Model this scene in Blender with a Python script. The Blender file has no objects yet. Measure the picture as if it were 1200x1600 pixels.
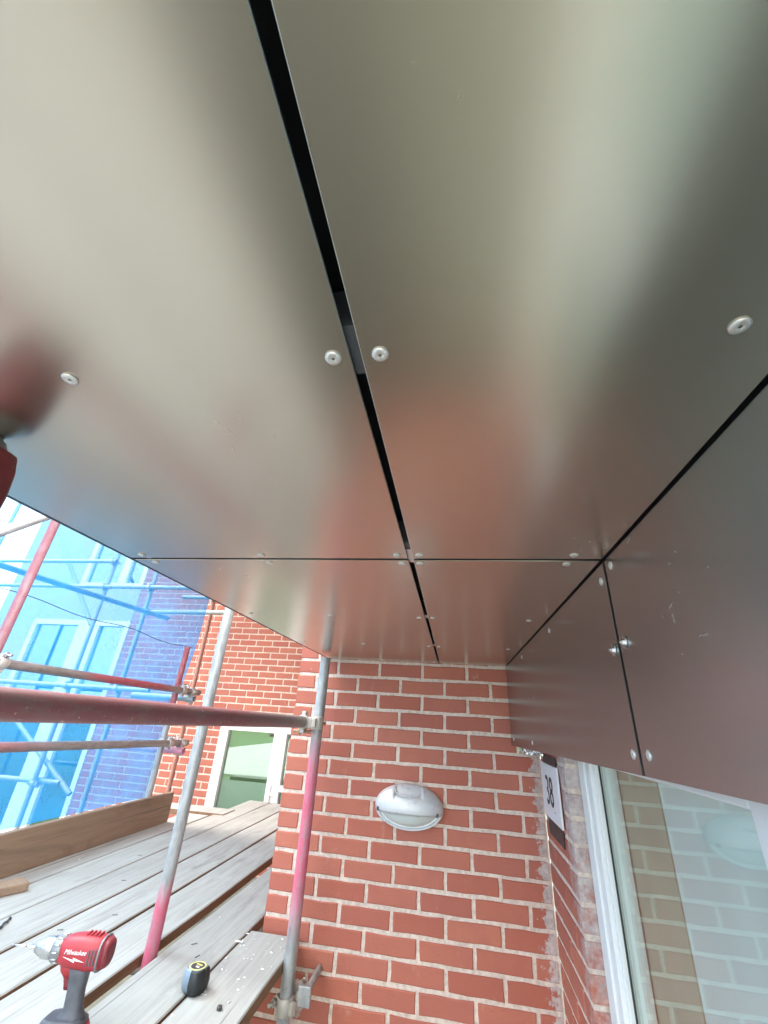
import bpy, bmesh, math, random
from mathutils import Vector, Matrix, Quaternion, noise as mnoise
R = math.radians
random.seed(7)
scene = bpy.context.scene
COL = scene.collection

# ------------------------------------------------------------------ camera
cam_d = bpy.data.cameras.new('camera')
cam = bpy.data.objects.new('camera', cam_d)
COL.objects.link(cam)
yaw, pitch, roll = 0.183527521, 0.464838963, -0.0672314669
M3 = (Matrix.Rotation(yaw, 3, 'Z') @ Matrix.Rotation(pitch, 3, 'X') @ Matrix.Rotation(roll, 3, 'Y'))
right, fwd, up = M3.col[0], M3.col[1], M3.col[2]
mw = Matrix.Identity(4)
for i in range(3):
    mw[i][0] = right[i]; mw[i][1] = up[i]; mw[i][2] = -fwd[i]
mw.translation = (0.3869, -2.2663, -0.2586)
cam.matrix_world = mw
cam_d.sensor_fit = 'HORIZONTAL'
cam_d.sensor_width = 36.0
cam_d.lens = 36.0 * 638.68 / 1200.0
cam_d.clip_start = 0.01
cam_d.clip_end = 2000
scene.camera = cam

# ------------------------------------------------------------------ world, sun, exposure
SUN_EL, SUN_AZ = R(52), R(272)          # azimuth measured from +Y towards +X
world = bpy.data.worlds.new('World')
scene.world = world
world.use_nodes = True
wn, wl = world.node_tree.nodes, world.node_tree.links
wn.clear()
sky = wn.new('ShaderNodeTexSky')
sky.sky_type = 'NISHITA'
sky.sun_disc = False
sky.sun_elevation = SUN_EL
sky.sun_rotation = SUN_AZ
sky.air_density = 1.0
sky.dust_density = 6.0
sky.ozone_density = 1.0
cloud = wn.new('ShaderNodeMix'); cloud.data_type = 'RGBA'
wtc = wn.new('ShaderNodeTexCoord')
wno = wn.new('ShaderNodeTexNoise'); wno.inputs['Scale'].default_value = 2.2; wno.inputs['Detail'].default_value = 6
wl.new(wtc.outputs['Generated'], wno.inputs['Vector'])
wr = wn.new('ShaderNodeMapRange')
wr.inputs['From Min'].default_value = 0.3; wr.inputs['From Max'].default_value = 0.6
wr.inputs['To Min'].default_value = 0.55; wr.inputs['To Max'].default_value = 0.95
wl.new(wno.outputs['Fac'], wr.inputs['Value'])
wl.new(wr.outputs['Result'], cloud.inputs[0])
wl.new(sky.outputs[0], cloud.inputs[6])
cloud.inputs[7].default_value = (11.5, 11.6, 11.8, 1)
bg = wn.new('ShaderNodeBackground'); bg.inputs['Strength'].default_value = 0.15
wo = wn.new('ShaderNodeOutputWorld')
wl.new(cloud.outputs[2], bg.inputs['Color'])
wl.new(bg.outputs[0], wo.inputs['Surface'])

sun_d = bpy.data.lights.new('sun', 'SUN')
sun_d.energy = 1.3; sun_d.angle = R(16); sun_d.color = (1.0, 0.96, 0.9)
sun = bpy.data.objects.new('sun', sun_d); COL.objects.link(sun)
sdir = Vector((math.sin(SUN_AZ) * math.cos(SUN_EL), math.cos(SUN_AZ) * math.cos(SUN_EL), math.sin(SUN_EL)))
sun.rotation_euler = (-sdir).to_track_quat('-Z', 'Y').to_euler()
sun.location = sdir * 20

vs = scene.view_settings
vs.view_transform = 'Standard'; vs.look = 'None'; vs.gamma = 1.0; vs.use_curve_mapping = False
vs.exposure = 2.0
cy = scene.cycles
cy.use_denoising = True
cy.max_bounces = 10; cy.diffuse_bounces = 5; cy.glossy_bounces = 6; cy.transparent_max_bounces = 16
cy.transmission_bounces = 6
cy.sample_clamp_indirect = 8.0
cy.caustics_reflective = True

# ------------------------------------------------------------------ material helpers
class NT:
    def __init__(s, name):
        s.m = bpy.data.materials.new(name); s.m.use_nodes = True
        s.t = s.m.node_tree; s.n = s.t.nodes; s.l = s.t.links
        s.b = s.n['Principled BSDF']; s.out = s.n['Material Output']
    def new(s, t, **kw):
        x = s.n.new(t)
        for k, v in kw.items():
            if k in x.inputs: x.inputs[k].default_value = v
            else: setattr(x, k, v)
        return x
    def link(s, a, b): s.l.new(a, b)
    def coord(s, kind='Object', scale=(1, 1, 1)):
        tc = s.n.new('ShaderNodeTexCoord'); mp = s.n.new('ShaderNodeMapping')
        mp.inputs['Scale'].default_value = scale
        s.link(tc.outputs[kind], mp.inputs['Vector']); return mp.outputs[0]
    def pos(s, scale=(1, 1, 1)):
        g = s.n.new('ShaderNodeNewGeometry'); mp = s.n.new('ShaderNodeMapping')
        mp.inputs['Scale'].default_value = scale
        s.link(g.outputs['Position'], mp.inputs['Vector']); return mp.outputs[0]
    def noise(s, vec, scale, detail=4, rough=0.55, dist=0.0):
        x = s.new('ShaderNodeTexNoise', Scale=scale, Detail=detail, Roughness=rough, Distortion=dist)
        s.link(vec, x.inputs['Vector']); return x.outputs['Fac']
    def ramp(s, fac, stops, interp='LINEAR'):
        r = s.n.new('ShaderNodeValToRGB'); e = r.color_ramp.elements
        r.color_ramp.interpolation = interp
        while len(e) > 1: e.remove(e[0])
        e[0].position = stops[0][0]; e[0].color = col(stops[0][1])
        for p, c in stops[1:]:
            q = e.new(p); q.color = col(c)
        s.link(fac, r.inputs[0]); return r.outputs[0]
    def mix(s, fac, a, b, blend='MIX'):
        x = s.n.new('ShaderNodeMix'); x.data_type = 'RGBA'; x.blend_type = blend
        for k, v in ((0, fac), (6, a), (7, b)):
            if hasattr(v, 'is_linked'): s.link(v, x.inputs[k])
            else: x.inputs[k].default_value = col(v) if k else v
        return x.outputs[2]
    def math(s, op, a, b=0.0, clamp=False):
        x = s.n.new('ShaderNodeMath'); x.operation = op; x.use_clamp = clamp
        for k, v in ((0, a), (1, b)):
            if hasattr(v, 'is_linked'): s.link(v, x.inputs[k])
            else: x.inputs[k].default_value = v
        return x.outputs[0]
    def rng(s, v, a, b, c=0.0, d=1.0):
        x = s.new('ShaderNodeMapRange'); x.inputs['From Min'].default_value = a; x.inputs['From Max'].default_value = b
        x.inputs['To Min'].default_value = c; x.inputs['To Max'].default_value = d
        s.link(v, x.inputs['Value']); return x.outputs['Result']
    def sep(s, vec):
        x = s.n.new('ShaderNodeSeparateXYZ'); s.link(vec, x.inputs[0]); return x.outputs
    def bump(s, h, strength=0.3, dist=0.01):
        x = s.new('ShaderNodeBump', Strength=strength, Distance=dist)
        s.link(h, x.inputs['Height']); s.link(x.outputs[0], s.b.inputs['Normal'])
    def setp(s, **kw):
        for k, v in kw.items():
            k = k.replace('_', ' ')
            if hasattr(v, 'is_linked'): s.link(v, s.b.inputs[k])
            else: s.b.inputs[k].default_value = col(v) if isinstance(v, tuple) else v
def col(c): return tuple(c) if len(c) == 4 else (*c, 1.0)

def simple(name, c, rough=0.6, metal=0.0, var=0.12, nscale=30, bump=0.0, spec=0.5):
    t = NT(name); v = t.coord()
    f = t.noise(v, nscale, 5)
    d = tuple(x * (1 - var) for x in c); h = tuple(min(1, x * (1 + var)) for x in c)
    t.setp(Base_Color=t.ramp(f, [(0.3, d), (0.7, h)]), Metallic=metal, Roughness=t.rng(f, 0.3, 0.7, rough - 0.06, min(1, rough + 0.06)))
    t.b.inputs['Specular IOR Level'].default_value = spec
    if bump: t.bump(f, bump, 0.004)
    return t.m

MAT = {}
# --- bronze coated aluminium
def bronze(name, ca, cb):
    t = NT(name); v = t.pos()
    n1 = t.noise(v, 2.0, 2); n2 = t.noise(v, 7, 3)
    base = t.mix(t.rng(n1, 0.35, 0.65), ca, cb)
    # a few chalky scuffs, sparse and small
    sm = t.noise(t.pos((3.1, 2.3, 3.1)), 1.7, 1, 0.4); fine = t.noise(t.pos((70, 26, 70)), 1.0, 3, 0.6, 1.5)
    mask = t.math('MULTIPLY', t.rng(sm, 0.63, 0.71), t.rng(fine, 0.70, 0.77))
    mask = t.math('MULTIPLY', mask, 0.5)
    t.setp(Base_Color=t.mix(mask, base, (0.70, 0.68, 0.64)),
           Metallic=t.math('SUBTRACT', 0.96, mask), Roughness=t.math('ADD', t.rng(n2, 0.3, 0.7, 0.245, 0.265), t.math('MULTIPLY', mask, 0.4)))
    return t.m
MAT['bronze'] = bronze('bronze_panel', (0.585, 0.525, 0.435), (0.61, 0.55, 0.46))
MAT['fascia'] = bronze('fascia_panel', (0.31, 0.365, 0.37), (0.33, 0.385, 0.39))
MAT['core'] = simple('panel_core_black', (0.02, 0.02, 0.02), 0.5)
MAT['lit_edge'] = simple('panel_core_lit', (0.66, 0.64, 0.60), 0.45, 0.4)  # pale copy of the core colour, imitating light on the gap edge
MAT['black'] = simple('black_carrier', (0.012, 0.013, 0.015), 0.5)
MAT['rail_dark'] = simple('carrier_rail_dark', (0.09, 0.10, 0.11), 0.4, 0.5)
MAT['rail_light'] = simple('carrier_rail_bare', (0.62, 0.58, 0.57), 0.35, 0.6)
MAT['rivet'] = simple('rivet_head', (0.72, 0.71, 0.68), 0.32, 0.55, 0.05, 200)
MAT['rivet_hole'] = simple('rivet_mandrel', (0.20, 0.20, 0.19), 0.4, 0.8)
MAT['steel'] = simple('zinc_bolt', (0.62, 0.64, 0.66), 0.28, 1.0, 0.1, 80)
MAT['rusty'] = simple('rusty_bolt', (0.42, 0.27, 0.18), 0.6, 0.5, 0.3, 60, 0.3)

# --- brick
def brick_mat(name, smear=False):
    t = NT(name); v = t.coord(); w = t.pos()
    oi = t.n.new('ShaderNodeObjectInfo')
    c = t.ramp(oi.outputs['Random'], [(0.0, (0.40, 0.112, 0.072)), (0.25, (0.46, 0.146, 0.092)), (0.5, (0.425, 0.135, 0.094)), (0.75, (0.49, 0.165, 0.104)), (1.0, (0.39, 0.112, 0.078))])
    n = t.noise(w, 14, 4); n2 = t.noise(w, 160, 5, 0.65)
    c = t.mix(t.rng(n, 0.3, 0.7, 0, 0.45), c, (0.37, 0.118, 0.090))
    c = t.mix(t.rng(n2, 0.55, 0.75, 0, 0.35), c, (0.48, 0.20, 0.15))
    # mortar dust and drips left on the faces
    d1 = t.noise(t.pos((7, 7, 4)), 1.6, 6, 0.7)
    c = t.mix(t.rng(d1, 0.62, 0.75, 0, 0.45), c, (0.58, 0.40, 0.33))
    d2 = t.noise(w, 55, 2, 0.5)
    c = t.mix(t.rng(d2, 0.76, 0.80, 0, 0.8), c, (0.74, 0.62, 0.55))
    if smear:
        p = t.sep(t.pos())
        nn = t.noise(t.pos((1, 1, 1.0)), 22, 6, 0.7)
        nx = t.rng(nn, 0.2, 0.8, -0.06, 0.06)
        if smear == 'pier':
            edge = t.rng(t.math('ADD', p[0], nx), 0.727, 0.737)
        else:      # nib beside the window: smeared from the outer arris inwards
            edge = t.rng(t.math('ADD', t.math('ADD', t.math('MULTIPLY', p[1], -0.5), t.math('MULTIPLY', p[2], 0.09)), nx), 0.125, 0.175)
        tone = t.ramp(t.noise(t.pos(), 45, 5), [(0.3, (0.36, 0.31, 0.30)), (0.7, (0.66, 0.60, 0.57))])
        c = t.mix(t.math('MULTIPLY', edge, 0.88), c, tone)
    t.setp(Base_Color=c, Roughness=t.rng(n2, 0.3, 0.7, 0.55, 0.75))
    t.b.inputs['Specular IOR Level'].default_value = 0.35
    pit = t.rng(t.noise(w, 95, 3, 0.5), 0.62, 0.70, 0, 1)
    drag = t.noise(t.pos((18, 18, 160)), 1.0, 3)
    h = t.math('SUBTRACT', t.math('ADD', t.math('MULTIPLY', n2, 0.6), t.math('ADD', n, t.math('MULTIPLY', drag, 0.4))), t.math('MULTIPLY', pit, 0.8))
    t.bump(h, 0.4, 0.004)
    return t.m
MAT['brick'] = brick_mat('red_brick')
MAT['brick_pier'] = brick_mat('red_brick_smeared', 'pier')
MAT['brick_nib'] = brick_mat('red_brick_nib', 'nib')
def mortar_mat():
    t = NT('mortar'); v = t.pos()
    a = t.noise(v, 60, 6, 0.7); b = t.noise(v, 5, 3)
    c = t.ramp(a, [(0.25, (0.47, 0.36, 0.305)), (0.6, (0.79, 0.665, 0.57)), (0.8, (0.84, 0.75, 0.66))])
    c = t.mix(t.rng(b, 0.4, 0.7, 0, 0.3), c, (0.60, 0.50, 0.44))
    t.setp(Base_Color=c, Roughness=0.92); t.bump(a, 0.8, 0.006); return t.m
MAT['mortar'] = mortar_mat()

# --- timber
def timber(name, cols, rough=0.85):
    t = NT(name); oi = t.n.new('ShaderNodeObjectInfo')
    w = t.n.new('ShaderNodeVectorMath'); w.operation = 'ADD'
    sh = t.n.new('ShaderNodeCombineXYZ')
    t.link(t.math('MULTIPLY', oi.outputs['Random'], 37.0), sh.inputs[0]); t.link(t.math('MULTIPLY', oi.outputs['Random'], 11.0), sh.inputs[1])
    tc = t.n.new('ShaderNodeTexCoord'); t.link(tc.outputs['Object'], w.inputs[0]); t.link(sh.outputs[0], w.inputs[1])
    def mp(s):
        m = t.n.new('ShaderNodeMapping'); m.inputs['Scale'].default_value = s; t.link(w.outputs[0], m.inputs['Vector']); return m.outputs[0]
    g = t.noise(mp((60, 2.2, 60)), 1.0, 6, 0.65, 0.6)
    g2 = t.noise(mp((14, 0.7, 14)), 1.0, 3, 0.5, 1.0)
    blot = t.noise(mp((5, 3, 5)), 1.0, 5, 0.6)
    c = t.ramp(g, [(0.25, cols[0]), (0.5, cols[1]), (0.75, cols[2])])
    c = t.mix(t.rng(g2, 0.4, 0.7, 0, 0.35), c, cols[0])
    c = t.mix(t.rng(blot, 0.5, 0.75, 0, 0.5), c, cols[3])
    c = t.mix(t.math('MULTIPLY', oi.outputs['Random'], 0.30), c, cols[0])
    stain = t.noise(mp((9, 1.6, 9)), 1.0, 6, 0.7, 0.8)
    c = t.mix(t.rng(stain, 0.54, 0.70, 0, 0.6), c, tuple(x * 0.62 for x in cols[0]))
    crack = t.noise(mp((48, 0.5, 30)), 1.0, 2, 0.4, 0.3)
    cr = t.rng(crack, 0.72, 0.745)
    c = t.mix(t.math('MULTIPLY', cr, 0.75), c, (0.10, 0.09, 0.08))
    t.setp(Base_Color=c, Roughness=rough)
    t.bump(t.math('SUBTRACT', g, t.math('MULTIPLY', cr, 1.5)), 0.35, 0.003)
    return t.m
MAT['board'] = timber('weathered_board', [(0.26, 0.258, 0.238), (0.365, 0.37, 0.345), (0.43, 0.44, 0.415), (0.455, 0.475, 0.45)])
MAT['board_edge'] = timber('board_edge', [(0.18, 0.10, 0.055), (0.26, 0.15, 0.085), (0.33, 0.20, 0.12), (0.22, 0.13, 0.09)])
MAT['toe'] = timber('toe_board_timber', [(0.20, 0.135, 0.09), (0.28, 0.195, 0.13), (0.33, 0.235, 0.16), (0.27, 0.20, 0.15)])

# --- scaffold tube: galvanised steel with sprayed paint along parts of its length (local z in metres)
def tube_mat(name, paint=None, bands=(), rust=0.12, base=(0.36, 0.375, 0.375), ox=(0.33, 0.2, 0.13)):
    t = NT(name); v = t.coord()
    n = t.noise(t.coord('Object', (1, 1, 0.35)), 38, 5, 0.65); n2 = t.noise(t.coord('Object', (1, 1, 0.12)), 26, 4)
    c = t.ramp(n, [(0.28, tuple(x * 0.66 for x in base)), (0.5, base), (0.72, tuple(min(1, x * 1.28) for x in base))])
    metal = 0.45
    c = t.mix(t.rng(n2, 0.60, 0.78, 0, rust * 4), c, ox)
    met = None
    sp = t.noise(v, 130, 3, 0.6); sp2 = t.noise(v, 70, 4, 0.7)
    if bands:
        z = t.sep(v)[2]
        zz = t.math('ADD', z, t.rng(n2, 0.2, 0.8, -0.10, 0.10))
        tot = None
        for a, b, soft in bands:
            m = t.math('MULTIPLY', t.rng(zz, a - soft, a + soft), t.rng(zz, b - soft, b + soft, 1, 0))
            tot = m if tot is None else t.math('MAXIMUM', tot, m)
        worn = t.rng(n, 0.32, 0.52, 0.45, 1)
        tot = t.math('MULTIPLY', tot, worn)
        c = t.mix(tot, c, paint)
        met = t.math('MULTIPLY', t.math('SUBTRACT', 1.0, tot), metal)
    c = t.mix(t.rng(sp, 0.66, 0.72, 0, 0.7), c, (0.62, 0.60, 0.57))
    c = t.mix(t.rng(sp2, 0.66, 0.72, 0, 0.75), c, tuple(x * 0.6 for x in ox))
    t.setp(Base_Color=c, Metallic=met if met is not None else metal, Roughness=t.rng(n, 0.3, 0.7, 0.40, 0.62))
    t.bump(n, 0.15, 0.002)
    return t.m
PINK = (0.55, 0.12, 0.19); REDP = (0.36, 0.065, 0.085); DRED = (0.24, 0.085, 0.095)
MAT['galv'] = tube_mat('galvanised_tube')
MAT['coupler'] = tube_mat('coupler_steel', rust=0.2, base=(0.50, 0.47, 0.43))

# --- white plastic, glass, misc
MAT['upvc'] = simple('white_upvc', (0.80, 0.81, 0.80), 0.35, 0, 0.02, 12)
MAT['gasket'] = simple('gasket_rubber', (0.03, 0.035, 0.035), 0.6)
def glass(name, tint, ior=1.75, rough=0.01):
    t = NT(name); t.n.remove(t.b)
    fr = t.new('ShaderNodeFresnel')
    geo = t.n.new('ShaderNodeNewGeometry')
    t.link(t.math('ADD', ior, t.math('MULTIPLY', geo.outputs['Backfacing'], 1.0 / ior - ior)), fr.inputs['IOR'])
    g = t.new('ShaderNodeBsdfGlossy', Roughness=rough); g.inputs['Color'].default_value = (0.95, 1, 0.98, 1)
    tr = t.new('ShaderNodeBsdfTransparent'); tr.inputs['Color'].default_value = col(tint)
    mx = t.n.new('ShaderNodeMixShader')
    t.link(fr.outputs[0], mx.inputs[0]); t.link(tr.outputs[0], mx.inputs[1]); t.link(g.outputs[0], mx.inputs[2])
    t.link(mx.outputs[0], t.out.inputs['Surface']); return t.m
MAT['glass'] = glass('window_glass', (0.93, 0.96, 0.945), 1.5)
MAT['glass_far'] = glass('far_glass', (0.72, 0.86, 0.78), 2.5)
def net_mat():
    t = NT('debris_net'); t.n.remove(t.b)
    v = t.coord()
    n = t.noise(v, 3.0, 4, 0.6)
    weave = t.noise(t.coord('Object', (1, 1, 1)), 240, 2)
    tr = t.n.new('ShaderNodeBsdfTransparent'); tr.inputs['Color'].default_value = (0.64, 0.85, 1.0, 1)
    df = t.n.new('ShaderNodeBsdfDiffuse'); tl = t.n.new('ShaderNodeBsdfTranslucent')
    c = t.ramp(n, [(0.3, (0.006, 0.155, 0.43)), (0.7, (0.018, 0.235, 0.56))])
    t.link(c, df.inputs['Color']); t.link(c, tl.inputs['Color'])
    m1 = t.n.new('ShaderNodeMixShader'); m1.inputs[0].default_value = 0.68
    t.link(df.outputs[0], m1.inputs[1]); t.link(tl.outputs[0], m1.inputs[2])
    m2 = t.n.new('ShaderNodeMixShader')
    t.link(t.rng(t.math('ADD', n, t.math('MULTIPLY', weave, 0.3)), 0.35, 0.95, 0.50, 0.64), m2.inputs[0])
    t.link(tr.outputs[0], m2.inputs[1]); t.link(m1.outputs[0], m2.inputs[2])
    t.link(m2.outputs[0], t.out.inputs['Surface']); return t.m
MAT['net'] = net_mat()
MAT['mint'] = simple('pale_green_blind', (0.74, 0.80, 0.775), 0.8, 0, 0.04, 6)
MAT['beige'] = simple('beige_curtain', (0.52, 0.48, 0.36), 0.85, 0, 0.06, 8)
MAT['green'] = simple('green_blind', (0.17, 0.27, 0.20), 0.8, 0, 0.05, 6)
MAT['dark_in'] = simple('dim_interior', (0.03, 0.05, 0.06), 0.8)
MAT['render'] = simple('pale_render', (0.46, 0.46, 0.45), 0.9, 0, 0.05, 8)
MAT['rope'] = simple('black_cord', (0.02, 0.03, 0.04), 0.7)

# ------------------------------------------------------------------ mesh helpers
class MB:
    def __init__(s): s.v = []; s.f = []; s.m = []; s.sm = []
    def add(s, vs, fs, mi=0, smooth=False):
        o = len(s.v); s.v += [tuple(x) for x in vs]
        for f in fs: s.f.append([o + i for i in f]); s.m.append(mi); s.sm.append(smooth)
    def box(s, a, b, mi=0):
        x0, y0, z0 = a; x1, y1, z1 = b
        s.add([(x0, y0, z0), (x1, y0, z0), (x1, y1, z0), (x0, y1, z0), (x0, y0, z1), (x1, y0, z1), (x1, y1, z1), (x0, y1, z1)],
              [(0, 3, 2, 1), (4, 5, 6, 7), (0, 1, 5, 4), (1, 2, 6, 5), (2, 3, 7, 6), (3, 0, 4, 7)], mi)
    def cyl(s, a, b, r, r2=None, n=16, mi=0, caps=True, smooth=True):
        a = Vector(a); b = Vector(b); r2 = r if r2 is None else r2
        d = (b - a).normalized(); u = d.orthogonal().normalized(); w = d.cross(u)
        vs = []
        for c, rr in ((a, r), (b, r2)):
            for i in range(n):
                t = 2 * math.pi * i / n; vs.append(c + (u * math.cos(t) + w * math.sin(t)) * rr)
        s.add(vs, [(i, (i + 1) % n, n + (i + 1) % n, n + i) for i in range(n)], mi, smooth)
        if caps: s.add(vs, [tuple(range(n))[::-1], tuple(range(n, 2 * n))], mi, False)
    def lathe(s, origin, axis, prof, n=20, mi=0, smooth=True):
        o = Vector(origin); d = Vector(axis).normalized(); u = d.orthogonal().normalized(); w = d.cross(u)
        vs = []
        for h, r in prof:
            for i in range(n):
                t = 2 * math.pi * i / n; vs.append(o + d * h + (u * math.cos(t) + w * math.sin(t)) * r)
        fs = []
        for k in range(len(prof) - 1):
            for i in range(n):
                fs.append((k * n + i, k * n + (i + 1) % n, (k + 1) * n + (i + 1) % n, (k + 1) * n + i))
        s.add(vs, fs, mi, smooth)
        if prof[0][1] > 1e-6: s.add(vs[:n], [tuple(range(n))[::-1]], mi)
        if prof[-1][1] > 1e-6: s.add(vs[-n:], [tuple(range(n))], mi)
    def loft(s, rings, mi=0, smooth=True, caps=True):
        n = len(rings[0]); vs = [p for r in rings for p in r]; fs = []
        for k in range(len(rings) - 1):
            for i in range(n):
                fs.append((k * n + i, k * n + (i + 1) % n, (k + 1) * n + (i + 1) % n, (k + 1) * n + i))
        s.add(vs, fs, mi, smooth)
        if caps: s.add(rings[0], [tuple(range(n))[::-1]], mi); s.add(rings[-1], [tuple(range(n))], mi)
    def mesh(s, name, mats):
        me = bpy.data.meshes.new(name); me.from_pydata(s.v, [], s.f)
        for m in mats: me.materials.append(MAT[m] if isinstance(m, str) else m)
        me.polygons.foreach_set('material_index', s.m)
        me.polygons.foreach_set('use_smooth', s.sm)
        bm = bmesh.new(); bm.from_mesh(me)
        bmesh.ops.remove_doubles(bm, verts=bm.verts, dist=1e-6)
        bmesh.ops.recalc_face_normals(bm, faces=bm.faces)
        bm.to_mesh(me); bm.free()
        me.update(); return me
def link(name, data, parent=None, loc=(0, 0, 0)):
    o = bpy.data.objects.new(name, data); COL.objects.link(o)
    o.location = loc
    if parent is not None: o.parent = parent
    return o
def obj(name, mb, mats, parent=None, loc=(0, 0, 0)):
    if isinstance(mats, str): mats = [mats]
    return link(name, mb.mesh(name, mats), parent, loc)
def tag(o, label, cat=None, group=None, kind=None):
    if label: o['label'] = label
    if cat: o['category'] = cat
    if group: o['group'] = group
    if kind: o['kind'] = kind
    return o
def empty(name, loc=(0, 0, 0)):
    o = bpy.data.objects.new(name, None); COL.objects.link(o); o.location = loc; o.empty_display_size = 0.05; return o
def bevel(o, w=0.002, seg=2):
    b = o.modifiers.new('bevel', 'BEVEL'); b.width = w; b.segments = seg; b.limit_method = 'ANGLE'; b.angle_limit = R(35); return o

ZS = 0.008            # soffit face
DECK = -1.095
GROUND = -1.80

# ------------------------------------------------------------------ ground
g = MB(); g.add([(-300, -300, GROUND), (300, -300, GROUND), (300, 300, GROUND), (-300, 300, GROUND)], [(0, 1, 2, 3)])
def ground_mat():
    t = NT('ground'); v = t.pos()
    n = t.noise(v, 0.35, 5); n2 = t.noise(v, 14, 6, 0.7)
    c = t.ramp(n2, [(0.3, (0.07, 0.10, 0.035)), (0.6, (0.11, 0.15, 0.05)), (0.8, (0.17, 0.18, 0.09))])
    p = t.ramp(n2, [(0.3, (0.115, 0.125, 0.10)), (0.7, (0.17, 0.18, 0.15))])  # paving toned dark to stand in for the shade below the porch
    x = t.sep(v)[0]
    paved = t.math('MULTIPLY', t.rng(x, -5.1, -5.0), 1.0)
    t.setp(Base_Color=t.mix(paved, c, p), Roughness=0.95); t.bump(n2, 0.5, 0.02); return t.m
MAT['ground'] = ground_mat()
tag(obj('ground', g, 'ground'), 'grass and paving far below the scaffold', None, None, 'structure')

def bounce_paving_mat():
    t = NT('bounce_concrete'); v = t.pos()
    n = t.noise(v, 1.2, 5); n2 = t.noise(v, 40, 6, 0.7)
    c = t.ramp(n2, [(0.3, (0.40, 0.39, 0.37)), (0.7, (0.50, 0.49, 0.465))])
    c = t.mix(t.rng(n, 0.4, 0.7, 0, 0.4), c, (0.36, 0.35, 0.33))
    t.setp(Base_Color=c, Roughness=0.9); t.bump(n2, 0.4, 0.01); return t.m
MAT['paving'] = bounce_paving_mat()
g = MB()  # pale slabs added out of view to bounce light onto the near wall
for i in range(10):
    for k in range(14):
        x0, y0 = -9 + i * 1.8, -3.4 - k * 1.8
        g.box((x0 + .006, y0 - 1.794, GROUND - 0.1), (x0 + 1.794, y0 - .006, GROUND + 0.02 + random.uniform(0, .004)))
tag(obj('bounce_slabs', g, 'paving'), 'added pale concrete slabs, out of view, that bounce light under the porch', None, None, 'structure')
# ------------------------------------------------------------------ brick variants
def brick_mesh(i, L, H, D, mat, e=0.0019):
    rnd = random.Random(100 + i)
    per = [(-L/2, -H/2), (-L/6, -H/2), (L/6, -H/2), (L/2, -H/2), (L/2, 0), (L/2, H/2), (L/6, H/2), (-L/6, H/2), (-L/2, H/2), (-L/2, 0)]
    per = [(x + rnd.uniform(-e, e), z + rnd.uniform(-e, e)) for x, z in per]
    n = len(per); b = 0.003
    ins = []
    for x, z in per:
        ins.append((x - math.copysign(b, x) if abs(x) > L/2 - 0.01 else x, z - math.copysign(b, z) if abs(z) > H/2 - 0.01 else z))
    vs = [(x, -0.0008 * rnd.random(), z) for x, z in ins] + [(x, b * 0.9, z) for x, z in per] + [(x, D, z) for x, z in per]
    m = MB()
    m.add(vs, [tuple(range(n))] + [(i, (i+1) % n, n + (i+1) % n, n + i) for i in range(n)] + [(n + i, n + (i+1) % n, 2*n + (i+1) % n, 2*n + i) for i in range(n)])
    return m.mesh('brick', [mat])
BL, BH = 0.2105, 0.0605
_cache = {}
def brick(parent, x0, x1, zc, y, mat, rot=0.0, D=0.05, name='brick'):
    """brick from x0 to x1 along the wall; rot 0 faces -Y, rot -90deg faces -X (x0,x1 then are along Y)"""
    L = round(x1 - x0, 3)
    k = (L, mat, random.randrange(5), D)
    if k not in _cache: _cache[k] = brick_mesh(len(_cache), L, BH, D, mat)
    o = link(name, _cache[k], parent)
    c = (x0 + x1) / 2
    j = random.uniform(-0.0012, 0.0012)
    if rot == 0: o.location = (c, y + j, zc + random.uniform(-.0008, .0008))
    else: o.location = (y + j, c, zc + random.uniform(-.0008, .0008))
    o.rotation_euler = (random.uniform(-.004, .004), random.uniform(-.003, .003), rot + random.uniform(-.003, .003))
    return o

# ------------------------------------------------------------------ near wall (pier, nib and window)
wall = empty('brick_wall', (0, 0, GROUND))
wall.location = (0, 0, 0)
tag(wall, 'near red brick wall with pale mortar joints under the bronze soffit', 'wall')
PX0, PX1 = -0.440, 0.770
NIBX, NIBY = 0.770, -0.475
m = MB()
m.box((PX0 + 0.004, 0.0048, GROUND), (PX1 + 0.0, 2.895, 3.0))                      # body of the pier behind its bricks
m.box((NIBX + 0.0035, NIBY + 0.0035, GROUND), (NIBX + 0.16, 0.0035, -0.20))        # nib
obj('mortar_bed', m, 'mortar', wall)
NR = 22
for r in range(-1, NR):
    zc = -(r + 0.5) * 0.075 + 0.0
    off = 0.0 if r % 2 == 0 else 0.1125
    k = -3
    while True:
        a = k * 0.225 + off + 0.00725; b = a + BL
        k += 1
        if b < PX0 + 0.03: continue
        if a > PX1 - 0.02: break
        a = max(a, PX0); b = min(b, PX1 - 0.006)
        if b - a < 0.02: continue
        brick(wall, a, b, zc, 0.0, MAT['brick_pier'])
    # nib bricks (facing -X)
    if zc < -0.25:
        seq = (0.215, 0.215, 0.025) if r % 2 == 0 else (0.1025, 0.215, 0.1375)
        y = NIBY
        for w in seq:
            brick(wall, y, y + w - 0.002, zc, NIBX, MAT['brick_nib'], R(-90), 0.075)
            y += w + 0.01
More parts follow.
